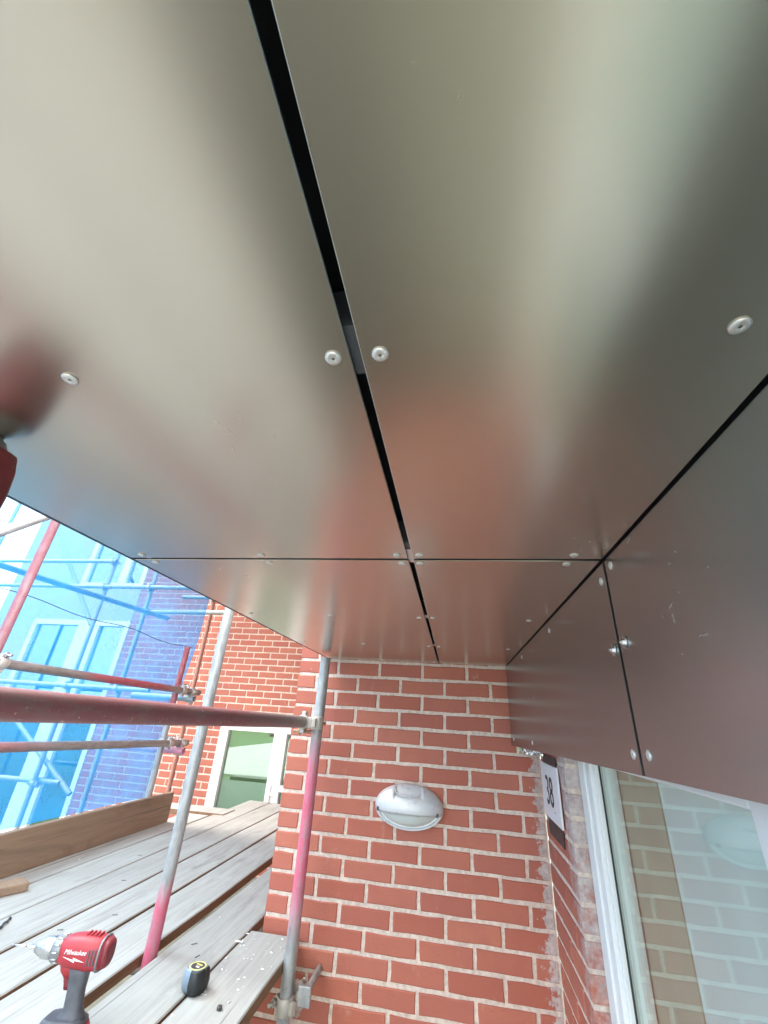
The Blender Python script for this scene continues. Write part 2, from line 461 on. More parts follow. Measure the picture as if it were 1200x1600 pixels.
# flank of the pier facing the open side, beyond the photograph
rest = MB()
for r in range(-20, 48):
    zc = -(r + 0.5) * 0.075
    y = 0.12 if r % 2 else 0.0085
    while y < 2.6:
        rest.box((PX0 - 0.0005, y, zc - BH/2), (PX0 + 0.03, y + BL, zc + BH/2)); y += 0.225
for r in range(NR, 48):
    zc = -(r + 0.5) * 0.075
    x = PX0 + (0 if r % 2 else 0.1125)
    while x < PX1 - .2:
        rest.box((x + .006, -0.0005, zc - BH/2), (x + BL, 0.03, zc + BH/2)); x += 0.225
tag(obj('brick_courses', rest, 'brick', wall), None, None, None, 'stuff')

# canopy roof over the soffit
m = MB()
m.box((-0.262, -3.1, 0.075), (3.2, -0.004, 0.45))
obj('canopy_roof', m, 'render', wall)

# window beside the nib
GX = 0.852
win = empty('window'); win.parent = wall
m = MB()
WY0, WY1, WZ0, WZ1 = -0.478, -2.9, -1.70, -0.312
def fr(y0, y1, z0, z1, x0, x1): m.box((x0, min(y0, y1), z0), (x1, max(y0, y1), z1))
fr(-0.478, -0.545, WZ0, WZ1, 0.815, 0.90)         # jamb, stepped
fr(-0.545, -0.590, WZ0, WZ1, 0.822, 0.90)
fr(-0.590, -0.606, WZ0, WZ1, 0.834, 0.90)
fr(-1.440, -1.545, WZ0, WZ1, 0.822, 0.90)         # mullion
fr(-1.545, -1.60, WZ0, WZ1, 0.828, 0.90)
fr(-0.606, -1.440, -0.350, WZ1, 0.8222, 0.90)       # head
fr(-1.60, WY1, -0.350, WZ1, 0.8222, 0.90)
fr(-0.606, -1.440, WZ0, WZ0 + .07, 0.8222, 0.90)
fr(-1.60, WY1, WZ0, WZ0 + .07, 0.8222, 0.90)
f = obj('window_frame', m, 'upvc', win); bevel(f, 0.003, 2)
m = MB()
for y0, y1 in ((-0.606, -0.6095), (-1.4365, -1.440)):
    fr(y0, y1, WZ0 + .07, -0.350, 0.8465, 0.8515)
m.box((0.8465, -1.4365, -0.3535), (0.8515, -0.6095, -0.350))
obj('gasket', m, 'gasket', win)
for y0, y1 in ((-0.6095, -1.4365), (-1.60, -2.9)):
    m = MB(); m.box((GX, y1, WZ0 + .07), (GX + 0.004, y0, -0.3535)); obj('pane', m, 'glass', win)
m = MB()
m.box((0.905, -2.9, WZ0), (0.915, -0.905, -0.30)); obj('blind', m, 'mint', win)
m = MB()
m.box((0.905, -0.895, WZ0), (0.925, -0.45, -0.30)); obj('curtain', m, 'beige', win)
m = MB(); m.box((0.93, -3.1, GROUND), (3.0, -0.30, -0.20)); m.box((0.80, -3.1, GROUND), (0.93, -2.9, -0.2)); m.box((0.80, -2.9, GROUND), (0.93, NIBY, WZ0))
obj('inner_wall', m, 'render', wall)

# ------------------------------------------------------------------ far facade behind the scaffold
FY = 2.9
fac = empty('brick_facade', (0, 0, 0))
tag(fac, 'far red brick facade with white framed windows behind the scaffold and blue netting', 'building')
DOOR = (-2.375, -1.20, -0.39)     # x0, x1, top
m = MB()
m.box((-4.05, FY + 0.004, GROUND), (DOOR[0], FY + 0.3, 5.0))
m.box((DOOR[0], FY + 0.004, DOOR[2]), (-0.44, FY + 0.3, 5.0))
m.box((DOOR[1], FY + 0.004, GROUND), (-0.44, FY + 0.3, DOOR[2])); m.box((DOOR[0], FY + 0.004, GROUND), (DOOR[1], FY + 0.3, -1.55))
m.box((-6.3, FY + 0.004, 2.4), (-4.05, FY + 0.3, 5.0))
obj('mortar_bed', m, 'mortar', fac)
bl = []
for r in range(-50, 48):
    zc = -(r + 0.5) * 0.075 + 0.012
    off = 0.0 if r % 2 == 0 else 0.1125
    for k in range(-40, 0):
        a = k * 0.225 + off + 0.00725; b = a + BL
        segs = []
        for lo, hi in ((-4.045, DOOR[0] - .004 if -1.59 < zc < DOOR[2] + .03 else -0.46), (DOOR[1] + .004, -0.46 if -1.59 < zc < DOOR[2] + .03 else -9), (-6.3, -4.05 if zc > 2.45 else -99)):
            aa, bb = max(a, lo), min(b, hi)
            if bb - aa > 0.03: segs.append((aa, bb))
        for aa, bb in segs: bl.append((aa, bb, zc))
def facade_rank(q):
    x = (q[0] + q[1]) / 2; z = q[2]
    inview = (-3.05 < x < -1.25) and (-1.25 < z < 1.15)
    return (0 if inview else 1, abs(x + 2.3) + abs(z) * 0.6)
bl.sort(key=facade_rank)
for a, b, z in bl[:300]: brick(fac, a, b, z, FY, MAT['brick'])
rest = MB()
for a, b, z in bl[300:]: rest.box((a, FY - 0.0005, z - BH/2), (b, FY + 0.03, z + BH/2))
tag(obj('brick_courses', rest, 'brick', fac), None, None, None, 'stuff')

def window(parent, x0, x1, z0, z1, mull=(), inner='dark_in', fw=0.07, y=FY, name='window', glassm='glass_far'):
    w = empty(name); w.parent = parent
    m = MB()
    m.box((x0, y - 0.012, z0), (x0 + fw, y + 0.08, z1)); m.box((x1 - fw, y - 0.012, z0), (x1, y + 0.08, z1))
    m.box((x0 + fw, y - 0.010, z1 - fw), (x1 - fw, y + 0.08, z1)); m.box((x0 + fw, y - 0.010, z0), (x1 - fw, y + 0.08, z0 + fw))
    for a, b in mull: m.box((a, y - 0.010, z0 + fw), (b, y + 0.08, z1 - fw))
    bevel(obj('window_frame', m, 'upvc', w), 0.004, 2)
    xs = [x0 + fw] + [q for ab in mull for q in ab] + [x1 - fw]
    for i in range(0, len(xs), 2):
        m = MB(); m.box((xs[i] + .001, y + 0.035, z0 + fw + .001), (xs[i+1] - .001, y + 0.039, z1 - fw - .001)); obj('pane', m, glassm, w)
    m = MB(); m.box((x0 + 0.01, y + 0.082, z0 + 0.01), (x1 - 0.01, y + 0.12, z1 - 0.01)); obj('blind', m, inner, w)
    return w
w = window(fac, DOOR[0], DOOR[1], -1.55, DOOR[2], ((-1.69, -1.535),), 'green', 0.11)
w.name = 'glazed_door'
w['label'] = 'white framed glazed door with green tinted glass at the deck end'
m = MB(); m.box((-1.535, FY - 0.008, -1.06), (-1.31, FY + .08, -1.0)); obj('transom_bar', m, 'upvc', w)
m = MB(); m.box((-1.66, FY - 0.03, -1.2), (-1.63, FY - .012, -1.0)); m.box((-1.655, FY - 0.05, -1.09), (-1.635, FY - .03, -1.07)); m.box((-1.66, FY - 0.06, -1.09), (-1.56, FY - .05, -1.07)); obj('door_handle', m, 'upvc', w)
window(fac, -5.62, -4.05, -1.9, 0.72, ((-4.86, -4.52),))
window(fac, -5.10, -4.05, 1.20, 2.4, ((-4.48, -4.36),))
m = MB()
m.box((-5.62, FY - 0.004, 0.72), (-4.05, FY + 0.1, 1.20)); m.box((-5.62, FY - 0.004, 1.2), (-5.10, FY + 0.1, 2.4)); m.box((-5.62, FY - 0.004, GROUND), (-4.05, FY + 0.1, -1.9))
m.box((-6.3, FY - 0.006, GROUND), (-5.62, FY + 0.3, 2.4))
obj('pale_cladding', m, 'render', fac)

# ------------------------------------------------------------------ soffit and fascia panels
SX0, GAP0, GAP1, SX1 = -0.2765, 0.3055, 0.3150, 0.6415
JY = -1.546
PT = 0.004
def rivet_mesh():
    m = MB()
    m.lathe((0, 0, 0), (0, 0, -1), [(0.0, 0.0070), (0.0012, 0.0070), (0.0021, 0.0052), (0.0025, 0.0028), (0.0014, 0.0016)], 20)
    m.lathe((0, 0, -0.0012), (0, 0, -1), [(0, 0.0015), (0.0006, 0.0012)], 10, 1)
    return m.mesh('rivet', [MAT['rivet'], MAT['rivet_hole']])
RV = rivet_mesh()
def rivet(parent, p, rot=(0, 0, 0), s=1.0):
    o = link('rivet', RV, parent, p); o.rotation_euler = (rot[0] + random.uniform(-.03, .03), rot[1] + random.uniform(-.03, .03), 0); o.scale = (s, s, s)
soffit = empty('soffit', (0.2, -1.5, ZS)); soffit.location = (0, 0, 0)
tag(soffit, 'bronze metal soffit of four riveted panels with a black gap between them', 'soffit')
fascia_root = empty('fascia'); tag(fascia_root, 'dark bronze metal fascia dropping from the soffit above the white window', 'fascia')
def panel(label, x0, x1, y0, y1, pts):
    m = MB(); m.box((x0, y0, ZS), (x1, y1, ZS + PT))
    me = m.mesh('soffit_panel', [MAT['bronze'], MAT['core'], MAT['lit_edge']])
    for p in me.polygons:
        if abs(p.normal.z) < 0.5: p.material_index = 2 if (p.normal.x < -0.5 and x0 > 0) else 1  # gap edge of the right panels painted pale, as lit from the left
    o = link('soffit_panel', me, soffit)
    bevel(o, 0.0006, 1)
    tag(o, label)
    for x, y in pts: rivet(o, (x, y, ZS - 0.0001))
    return o
YB = -3.1
panel('large bronze soffit panel left of the black gap, nearest the camera', SX0, GAP0, YB, JY - 0.005,
      [(0.035, -2.03), (0.291, -2.03), (0.022, -1.57), (0.287, -1.57), (-0.238, -1.57), (0.035, -2.6), (0.291, -2.6)])
panel('large bronze soffit panel right of the black gap, against the fascia', GAP1, SX1, YB, JY - 0.005,
      [(0.331, -2.03), (0.593, -2.03), (0.328, -1.57), (0.592, -1.57), (0.331, -2.6), (0.593, -2.6)])
panel('bronze soffit panel beside the brick wall, on the scaffold side', SX0, GAP0, JY + 0.005, -0.004,
      [(0.020, -1.526), (0.291, -1.526), (-0.238, -1.526), (0.288, -1.06), (0.02, -1.06), (-0.24, -1.06), (0.288, -0.55), (0.02, -0.55), (-0.24, -0.55), (0.288, -0.06), (0.02, -0.06)])
panel('bronze soffit panel in the corner of brick wall and fascia', GAP1, SX1, JY + 0.005, -0.004,
      [(0.326, -1.526), (0.590, -1.526), (0.328, -1.06), (0.596, -1.06), (0.328, -0.55), (0.596, -0.55)])

# carrier frame behind the panels: dark cavity, rails, edge angle
car = empty('soffit_carrier')
tag(car, 'black carrier rails showing through the gap between the soffit panels', 'frame')
m = MB()
m.box((-0.262, YB, 0.062), (0.66, -0.004, 0.072))
obj('backing_sheet', m, 'black', car)
m = MB()
m.box((-0.2865, YB, ZS + 0.0005), (-0.2775, -0.004, 0.040)); m.box((-0.2775, YB, 0.0125), (-0.25, -0.004, 0.0165))
obj('edge_angle', m, 'black', car)
for y0, y1, mt in ((-2.056, -2.006, 'rail_dark'), (-1.616, -1.590, 'rail_dark'), (-1.588, -1.518, 'black'), (-1.075, -1.035, 'black'), (-0.57, -0.53, 'black'), (-0.08, -.03, 'rail_dark'), (-2.66, -2.6, 'rail_dark')):
    m = MB(); m.box((-0.24, y0, 0.0125), (0.62, y1, 0.055)); obj('carrier_rail', m, mt, car)
for y0, y1 in ((-1.5865, -1.5195), (-1.0735, -1.0365), (-0.5685, -0.5315)):
    m = MB(); m.box((0.3000, y0, 0.0122), (0.3205, y1, 0.0562)); obj('splice_plate', m, 'rail_light', car)
m = MB(); m.box((0.637, YB, 0.014), (0.70, -0.004, 0.06)); m.box((0.6555, YB, -0.29), (0.668, -0.004, 0.014)); obj('corner_backing', m, 'black', car)

FXX = 0.645
def fascia(label, y0, y1, pts, bolts=()):
    def zb(y): return -0.339 - 0.0195 * y * -1 * -1 if False else -0.340 + (-y) * 0.0195
    m = MB()
    z1 = 0.0055
    v = [(FXX, y0, zb(y0)), (FXX, y1, zb(y1)), (FXX, y1, z1), (FXX, y0, z1)]
    v += [(FXX + PT, b, c) for a, b, c in v]
    m.add(v, [(0, 1, 2, 3), (7, 6, 5, 4), (0, 4, 5, 1), (1, 5, 6, 2), (2, 6, 7, 3), (3, 7, 4, 0)])
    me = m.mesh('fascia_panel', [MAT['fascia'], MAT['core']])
    for p in me.polygons:
        if abs(p.normal.x) < 0.5: p.material_index = 1
    o = link('fascia_panel', me, fascia_root); bevel(o, 0.0006, 1)
    tag(o, label)
    for y, z in pts: rivet(o, (FXX + 0.0001, y, z), (0, R(90), 0))
    for y, z in bolts:
        mm = MB()
        mm.cyl((0, 0, 0), (-0.0022, 0, 0), 0.0095, n=20); 
        mm.cyl((-0.0022, 0, 0), (-0.0058, 0, 0), 0.0052, n=6, smooth=False); mm.cyl((-0.0058, 0, 0), (-0.0076, 0, 0), 0.0034, 0.0030, n=12)
        obj('hex_bolt', mm, 'steel', o, (FXX - 0.0002, y, z))
    return o
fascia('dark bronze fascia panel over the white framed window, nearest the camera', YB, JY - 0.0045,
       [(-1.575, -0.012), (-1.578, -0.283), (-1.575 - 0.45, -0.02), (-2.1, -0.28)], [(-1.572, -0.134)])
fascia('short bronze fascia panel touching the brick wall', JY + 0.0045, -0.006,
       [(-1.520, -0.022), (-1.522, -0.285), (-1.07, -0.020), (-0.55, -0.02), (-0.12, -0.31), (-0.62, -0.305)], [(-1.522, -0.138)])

# foil-faced insulation left showing under the fascia at the wall
ins = empty('insulation_strip', (0.67, -0.06, -0.35))
tag(ins, 'torn strip of silver foil insulation poking out under the fascia by the brick', 'insulation')
rnd = random.Random(3)
m = MB(); nx, nz = 26, 7
vs = []
for i in range(nx):
    for j in range(nz):
        t = i / (nx - 1); 
        vs.append((0.672 + t * 0.09, -0.035 - 0.10 * t + rnd.uniform(-.006, .006), -0.332 - 0.036 * j / (nz - 1) + rnd.uniform(-.003, .003)))
m.add(vs, [(i*nz+j, (i+1)*nz+j, (i+1)*nz+j+1, i*nz+j+1) for i in range(nx-1) for j in range(nz-1)])
MAT['foil'] = simple('foil', (0.80, 0.80, 0.78), 0.22, 1.0, 0.1, 50)
o = obj('foil_facing', m, 'foil', ins); o.matrix_parent_inverse = Matrix.Translation((-0.67, 0.06, 0.35))
s = o.modifiers.new('solid', 'SOLIDIFY'); s.thickness = 0.0015
m = MB()
rings = []
for i in range(7):
    t = i / 6; rr = 0.5 + 0.5 * math.sin(math.pi * min(1, t * 1.2 + 0.15)) 
    rings.append([(0.664 + 0.022 * t, -0.032 + 0.011 * rr * math.cos(a) + rnd.uniform(-.002, .002), -0.352 + 0.019 * rr * math.sin(a) + rnd.uniform(-.002, .002)) for a in [2 * math.pi * k / 10 for k in range(10)]])
m.loft(rings)
MAT['foam'] = simple('foam', (0.68, 0.62, 0.40), 0.9, 0, 0.15, 90, 0.5)
o = obj('foam_core', m, 'foam', ins); o.matrix_parent_inverse = Matrix.Translation((-0.67, 0.06, 0.35))

# ------------------------------------------------------------------ house number sign on the nib
MAT['sign_white'] = simple('sign_white', (0.82, 0.83, 0.86), 0.35, 0, 0.02, 10)
MAT['sign_ink'] = simple('sign_ink', (0.02, 0.02, 0.025), 0.5)
MAT['plaque'] = simple('dark_plaque', (0.055, 0.038, 0.035), 0.5, 0, 0.2, 40)
m = MB(); m.box((NIBX - 0.0045, -0.345, -0.640), (NIBX - 0.002, -0.085, -0.36))
o = obj('wall_plaque', m, 'plaque'); bevel(o, 0.0004, 1); tag(o, 'dark brown backing plaque behind the white house number on the nib', 'plaque')
sg = empty('house_number_sign', (NIBX - 0.0085, -0.2, -0.58))
tag(sg, 'white house number sign reading 38 beside the window', 'sign')
m = MB(); m.box((-0.003, -0.180, 0.0), (0.0035, 0.145, 0.19)); bevel(obj('sign_plate', m, 'sign_white', sg), 0.001)
def text_mesh(name, body, size, mat, ext=0.0006, shear=0.0):
    c = bpy.data.curves.new(name, 'FONT'); c.body = body; c.size = size; c.extrude = ext; c.align_x = 'CENTER'; c.align_y = 'CENTER'; c.shear = shear; c.resolution_u = 4
    t = bpy.data.objects.new(name + '_tmp', c); COL.objects.link(t)
    dg = bpy.context.evaluated_depsgraph_get(); me = bpy.data.meshes.new_from_object(t.evaluated_get(dg))
    bpy.data.objects.remove(t); bpy.data.curves.remove(c)
    me.materials.clear(); me.materials.append(MAT[mat]); return me
o = link('numerals', text_mesh('numerals', '38', 0.145, 'sign_ink', 0.0006), sg, (-0.0038, -0.012, 0.092)); o.rotation_euler = (R(90), 0, R(-90))
o = link('fine_print', text_mesh('fine_print', '__', 0.02, 'sign_ink'), sg, (-0.0038, -0.085, 0.045)); o.rotation_euler = (R(90), 0, R(-90))

# ------------------------------------------------------------------ bulkhead wall lamp
def lamp_mats():
    t = NT('lamp_housing'); v = t.coord()
    n = t.noise(v, 24, 5, 0.6, 0.8); n2 = t.noise(v, 9, 4)
    c = t.mix(t.rng(n, 0.56, 0.72, 0, 0.7), (0.60, 0.62, 0.64), (0.20, 0.22, 0.25))
    c = t.mix(t.rng(n2, 0.45, 0.75, 0, 0.4), c, (0.74, 0.76, 0.78))
    t.setp(Base_Color=c, Metallic=0.25, Roughness=t.rng(n, 0.3, 0.7, 0.33, 0.5)); t.bump(n, 0.2, 0.004)
    MAT['lamp_body'] = t.m
lamp_mats()
MAT['lens'] = simple('frosted_lens', (0.60, 0.66, 0.64), 0.22, 0, 0.02, 10)
MAT['dark_screw'] = simple('dark_screw', (0.05, 0.055, 0.06), 0.4, 0.6)
LX, LZ, LA, LB, LD = 0.176, -0.612, 0.155, 0.0875, 0.078
lamp = empty('wall_lamp', (LX, 0, LZ))
tag(lamp, 'oval grey eyelid bulkhead lamp on the near brick wall', 'lamp')
def ell(a, b, y, n=48): return [(a * math.cos(2*math.pi*i/n), y, b * math.sin(2*math.pi*i/n)) for i in range(n)]
m = MB(); m.loft([ell(LA - .006, LB - .004, 0.0), ell(LA - .002, LB - .002, -0.012), ell(LA - .004, LB - .003, -0.020)]); obj('base', m, 'lamp_body', lamp)
def dome(a, b, d, y0, cond, nu=56, nv=14, off=0.0):
    m = MB(); pts = []
    for j in range(nv + 1):
        ph = (math.pi / 2) * j / nv
        for i in range(nu):
            th = 2 * math.pi * i / nu
            pts.append((a * math.cos(ph) ** 0.8 * math.cos(th), y0 - d * math.sin(ph), b * math.cos(ph) ** 0.8 * math.sin(th)))
    fs = []
    for j in range(nv):
        for i in range(nu):
            q = (j*nu+i, j*nu+(i+1) % nu, (j+1)*nu+(i+1) % nu, (j+1)*nu+i)
            if all(cond(pts[k]) for k in q): fs.append(q)
    m.add(pts, fs, 0, True); return m
# hood: surface by height so that its lower lip is a clean line
def hood():
    m = MB(); nu, nv = 48, 18; zlip = -0.022
    P = lambda u, z: None
    pts = []
    for j in range(nv + 1):
        z = zlip + (LB - zlip) * (1 - (1 - j / nv) ** 1.6)
        half = LA * math.sqrt(max(0, 1 - (z / LB) ** 2)) if j < nv else 0.0
        for i in range(nu + 1):
            u = -1 + 2 * i / nu
            x = half * math.sin(u * math.pi / 2)
            q = max(0.0, 1 - (x / LA) ** 2 - (z / LB) ** 2)
            y = -0.016 - LD * q ** 0.5
            # flattened, pressed-in top of the hood
            zz = z
            if abs(x) < 0.062 and z > 0.040: y *= 1.0 - 0.22 * min(1, (z - 0.040) / 0.01)
            pts.append((x, y, zz))
    w = nu + 1
    m.add(pts, [(j*w+i, j*w+i+1, (j+1)*w+i+1, (j+1)*w+i) for j in range(nv) for i in range(nu)], 0, True)
    return m
o = obj('hood', hood(), 'lamp_body', lamp); s = o.modifiers.new('solid', 'SOLIDIFY'); s.thickness = 0.004; s.offset = -1
m = dome(LA * 0.85, LB * 0.84, LD * 0.74, -0.014, lambda p: True); obj('lens', m, 'lens', lamp)
m = MB(); 
n = 40; rings = []
for i in range(n + 1):
    t = math.pi * 1.06 + (math.pi * 0.88) * i / n
    cx, cz = math.cos(t), math.sin(t)
    rings.append([(LA * s * cx, y, LB * s * cz) for s, y in ((1.0, -0.012), (1.0, -0.026), (0.955, -0.030), (0.90, -0.022), (0.90, -0.012))])
m.loft(rings); obj('lower_rim', m, 'lamp_body', lamp)
for sx, sz in ((-0.135, -0.012), (0.127, -0.016)):
    m = MB(); m.lathe((0, 0, 0), (0, -1, 0), [(-0.01, 0.0075), (0.0, 0.0075), (0.001, 0.006), (-0.001, 0.003)], 16)
    q = max(0, 1 - (sx / LA) ** 2 - (sz / LB) ** 2); obj('cover_screw', m, 'dark_screw', lamp, (sx, -0.019 - LD * q ** .5, sz))
m = MB()
for i in range(13):
    pass
# rim of the pressed-in top
rings = []
for i in range(21):
    a = math.pi * i / 20
    x = 0.062 * math.cos(a); z = 0.068 - 0.024 * math.sin(a)
    q = max(0.0, 1 - (x / LA) ** 2 - (z / LB) ** 2); y = -0.017 - LD * q ** .5
    rings.append([(x + 0.002 * math.cos(b), y + 0.002 * math.sin(b), z + 0.0025 * math.cos(b)) for b in (0, 1.57, 3.14, 4.71)])
m.loft(rings); obj('hood_ridge', m, 'lamp_body', lamp)

# ------------------------------------------------------------------ scaffold tubes and couplers
TR = 0.02415
def tube_mesh(L, mat):
    m = MB(); n = 28
    prof = [(0.0, TR - 0.004), (0.0, TR), (L, TR), (L, TR - 0.004)]
    vs = []
    for h, r in [(min(0.4, L * .45), TR - 0.004), (0.0, TR - 0.004), (0.0, TR)]:
        vs.append([(r * math.cos(2*math.pi*i/n), r * math.sin(2*math.pi*i/n), h) for i in range(n)])
    vs.append([(TR * math.cos(2*math.pi*i/n), TR * math.sin(2*math.pi*i/n), L) for i in range(n)])
    vs.append([((TR - .004) * math.cos(2*math.pi*i/n), (TR - .004) * math.sin(2*math.pi*i/n), L) for i in range(n)])
    vs.append([((TR - .004) * math.cos(2*math.pi*i/n), (TR - .004) * math.sin(2*math.pi*i/n), L - min(0.4, L * .45)) for i in range(n)])
    m.loft(vs, 0, True, True)
    me = m.mesh('scaffold_tube', [mat])
    return me
def tube(name, a, b, label, mat='galv', cat='scaffold tube', group='scaffold tubes'):
    a = Vector(a); b = Vector(b); L = (b - a).length
    o = link(name, tube_mesh(L, MAT[mat]))
    o.location = a; o.rotation_mode = 'QUATERNION'; o.rotation_quaternion = (b - a).to_track_quat('Z', 'Y')
    e = o.modifiers.new('edge', 'EDGE_SPLIT'); e.split_angle = R(50)
    tag(o, label, cat, group); return o
def coupler(parent, p, ax, off, sc=1.0, mat='coupler', boltm='steel', second=True):
    """p: centre on the first tube, ax: its axis, off: unit vector to the second tube (which runs along ax x off)"""
    ax = Vector(ax).normalized(); off = Vector(off).normalized(); bx = ax.cross(off).normalized()
    p = Vector(p)
    m = MB()
    def band(c, axis, w=0.026, r0=TR + 0.0008, r1=TR + 0.006):
        axis = Vector(axis)
        m.lathe(c - axis * w, axis, [(0, r0), (0, r1 - .002), (0.004, r1), (2*w - 0.004, r1), (2*w, r1 - .002), (2*w, r0)], 24)
    d = TR * 2 + 0.010
    band(p, ax)
    c2 = p + off * d
    if second: band(c2, bx)
    mid = p + off * (d / 2)
    # body between the tubes, and the hinge / flap lugs
    def obox(c, u, v, w, hu, hv, hw):
        vs = [c + u*a*hu + v*b*hv + w*e*hw for a in (-1, 1) for b in (-1, 1) for e in (-1, 1)]
        m.add(vs, [(0, 1, 3, 2), (4, 6, 7, 5), (0, 4, 5, 1), (2, 3, 7, 6), (0, 2, 6, 4), (1, 5, 7, 3)])
    obox(mid, ax, bx, off, 0.022, 0.022, 0.012)
    for sg in (-1, 1):
        obox(p + bx * sg * (TR + 0.012), ax, bx, off, 0.018, 0.009, 0.010)
        if second: obox(c2 + ax * sg * (TR + 0.012), bx, ax, off, 0.018, 0.009, 0.010)
    inv = parent.matrix_basis.inverted() if parent else Matrix.Identity(4)
    def mk(name, mb, mt, par):
        o = obj(name, mb, mt); o.parent = par; o.matrix_parent_inverse = inv if par is parent else Matrix.Identity(4); return o
    bpy.context.view_layer.update()
    inv = parent.matrix_world.inverted()
    co = obj('coupler', m, mat); co.parent = parent; co.matrix_parent_inverse = inv
    bevel(co, 0.003, 2)
    for c, s1, ok in ((p, bx, True), (c2, ax, second)):
        if not ok: continue
        b = MB()
        q = c + s1 * (TR + 0.014)
        b.cyl(q + off * 0.03, q - off * 0.045, 0.0062, n=10)
        b.cyl(q - off * 0.012, q - off * 0.024, 0.0125, n=6, smooth=False)
        b.cyl(q - off * 0.010, q - off * 0.012, 0.015, n=14)
        b.cyl(q + s1 * -0.002 + off * 0.03 - ax.cross(off) * 0.0, q + off * 0.036, 0.009, n=8)
        o = obj('bolt', b, boltm); o.parent = co
    return co

MAT['t_p1'] = tube_mat('tube_pink_middle', PINK, ((0.82, 1.38, 0.09),), 0.10)          # local z from the ground
MAT['t_p2'] = tube_mat('tube_pink_foot', PINK, ((-1.0, 0.87, 0.05),), 0.06)
MAT['t_r1'] = tube_mat('tube_dull_red', DRED, ((-1.0, 3.55, 0.25),), 0.25, (0.28, 0.25, 0.24))
MAT['t_r2'] = tube_mat('tube_red_patch', REDP, ((4.55, 5.35, 0.12),), 0.25, (0.28, 0.25, 0.235))
MAT['t_r3'] = tube_mat('tube_faint_red', REDP, ((3.5, 4.2, 0.3),), 0.22, (0.30, 0.28, 0.27))
MAT['t_red'] = tube_mat('tube_rose', (0.33, 0.125, 0.15), ((-1, 9, 0.1),), 0.1, (0.42, 0.38, 0.38))
MAT['t_short'] = tube_mat('tube_red_top', REDP, ((1.45, 9, 0.05),), 0.08, (0.40, 0.40, 0.40))
MAT['t_brown'] = tube_mat('tube_brick_red', (0.36, 0.15, 0.11), ((-1, 9, 0.1),), 0.05, (0.5, 0.4, 0.36))

p1 = tube('scaffold_standard', (-0.24, -0.20, GROUND), (-0.24, -0.20, -0.012), 'upright grey tube with a pink painted middle, right against the near brick wall', 't_p1')
p2 = tube('scaffold_standard', (-0.745, -0.316, GROUND), (-0.745, -0.316, 2.8), 'upright grey tube with a pink foot rising through the deck boards', 't_p2')
r1 = tube('guard_rail', (-0.297, -4.2, -0.234), (-0.297, -0.175, -0.3005), 'nearest dull red handrail tube ending at the upright by the wall', 't_r1')
r2 = tube('guard_rail', (-1.86, -4.4, -0.060), (-1.86, 1.41, -0.162), 'upper outer guard rail with a red patch in front of the blue netting', 't_r2')
r3 = tube('guard_rail', (-1.86, -4.4, -0.40), (-1.86, 1.41, -0.550), 'lower outer guard rail in front of the blue netting', 't_r3')
st = tube('scaffold_standard', (-1.92, 1.165, GROUND), (-1.92, 1.165, 0.19), 'short outer upright with a red painted top at the edge of the netting', 't_short')
rp = tube('scaffold_standard', (-1.925, -0.41, GROUND), (-1.925, -0.41, 2.8), 'rose painted outer upright rising past the soffit edge at the left', 't_red')
br = tube('diagonal_brace', (-1.80, -1.95, -0.76), (-1.80, 1.6, 2.78), 'plain grey diagonal brace tube crossing under the soffit edge at the far left', 'galv')
pa = tube('putlog_tube', (-2.42, 1.30, -0.214), (-1.80, 1.27, -0.214), 'short grey cross tube hung under the end of the upper outer guard rail', 'galv')
MAT['t_pk'] = tube_mat('tube_pink_all', (0.62, 0.24, 0.32), ((-1, 9, .1),), 0.05)
pb = tube('putlog_tube', (-2.42, 1.33, -0.603), (-1.80, 1.30, -0.603), 'short pink cross tube hung under the end of the lower outer guard rail', 't_pk')
thin = tube('scaffold_standard', (-2.66, 2.60, GROUND), (-2.70, 2.60, 2.6), 'thin looking brick red upright tube in front of the far brick facade', 't_brown')

coupler(r1, (-0.297, -0.235, -0.2995), (0, 1, 0), (1, 0, 0), boltm='rusty')
coupler(r2, (-1.86, -0.41, -0.130), (0, 1, 0), (-1, 0, 0))
coupler(r2, (-1.86, 1.165, -0.158), (0, 1, 0), (-1, 0, 0))
coupler(r2, (-1.86, 1.30, -0.160), (0, 1, 0), (0, 0, -1))
coupler(r3, (-1.86, 1.165, -0.543), (0, 1, 0), (-1, 0, 0))
coupler(r3, (-1.86, 1.33, -0.548), (0, 1, 0), (0, 0, -1))
coupler(r3, (-1.86, -0.41, -0.503), (0, 1, 0), (-1, 0, 0))
# coupler and box tie low on the near upright
coupler(p1, (-0.24, -0.20, -1.215), (0, 0, 1), (0.45, 0.89, 0), boltm='coupler')
m = MB(); m.box((-0.195, -0.205, -1.213), (-0.148, -0.185, -1.157)); m.cyl((-0.172, -0.185, -1.185), (-0.172, 0.0, -1.185), 0.012, n=14); 
tie = obj('wall_tie_bracket', m, 'galv'); bevel(tie, 0.003); tag(tie, 'square galvanised tie bracket between the near upright and the brick wall', 'bracket')

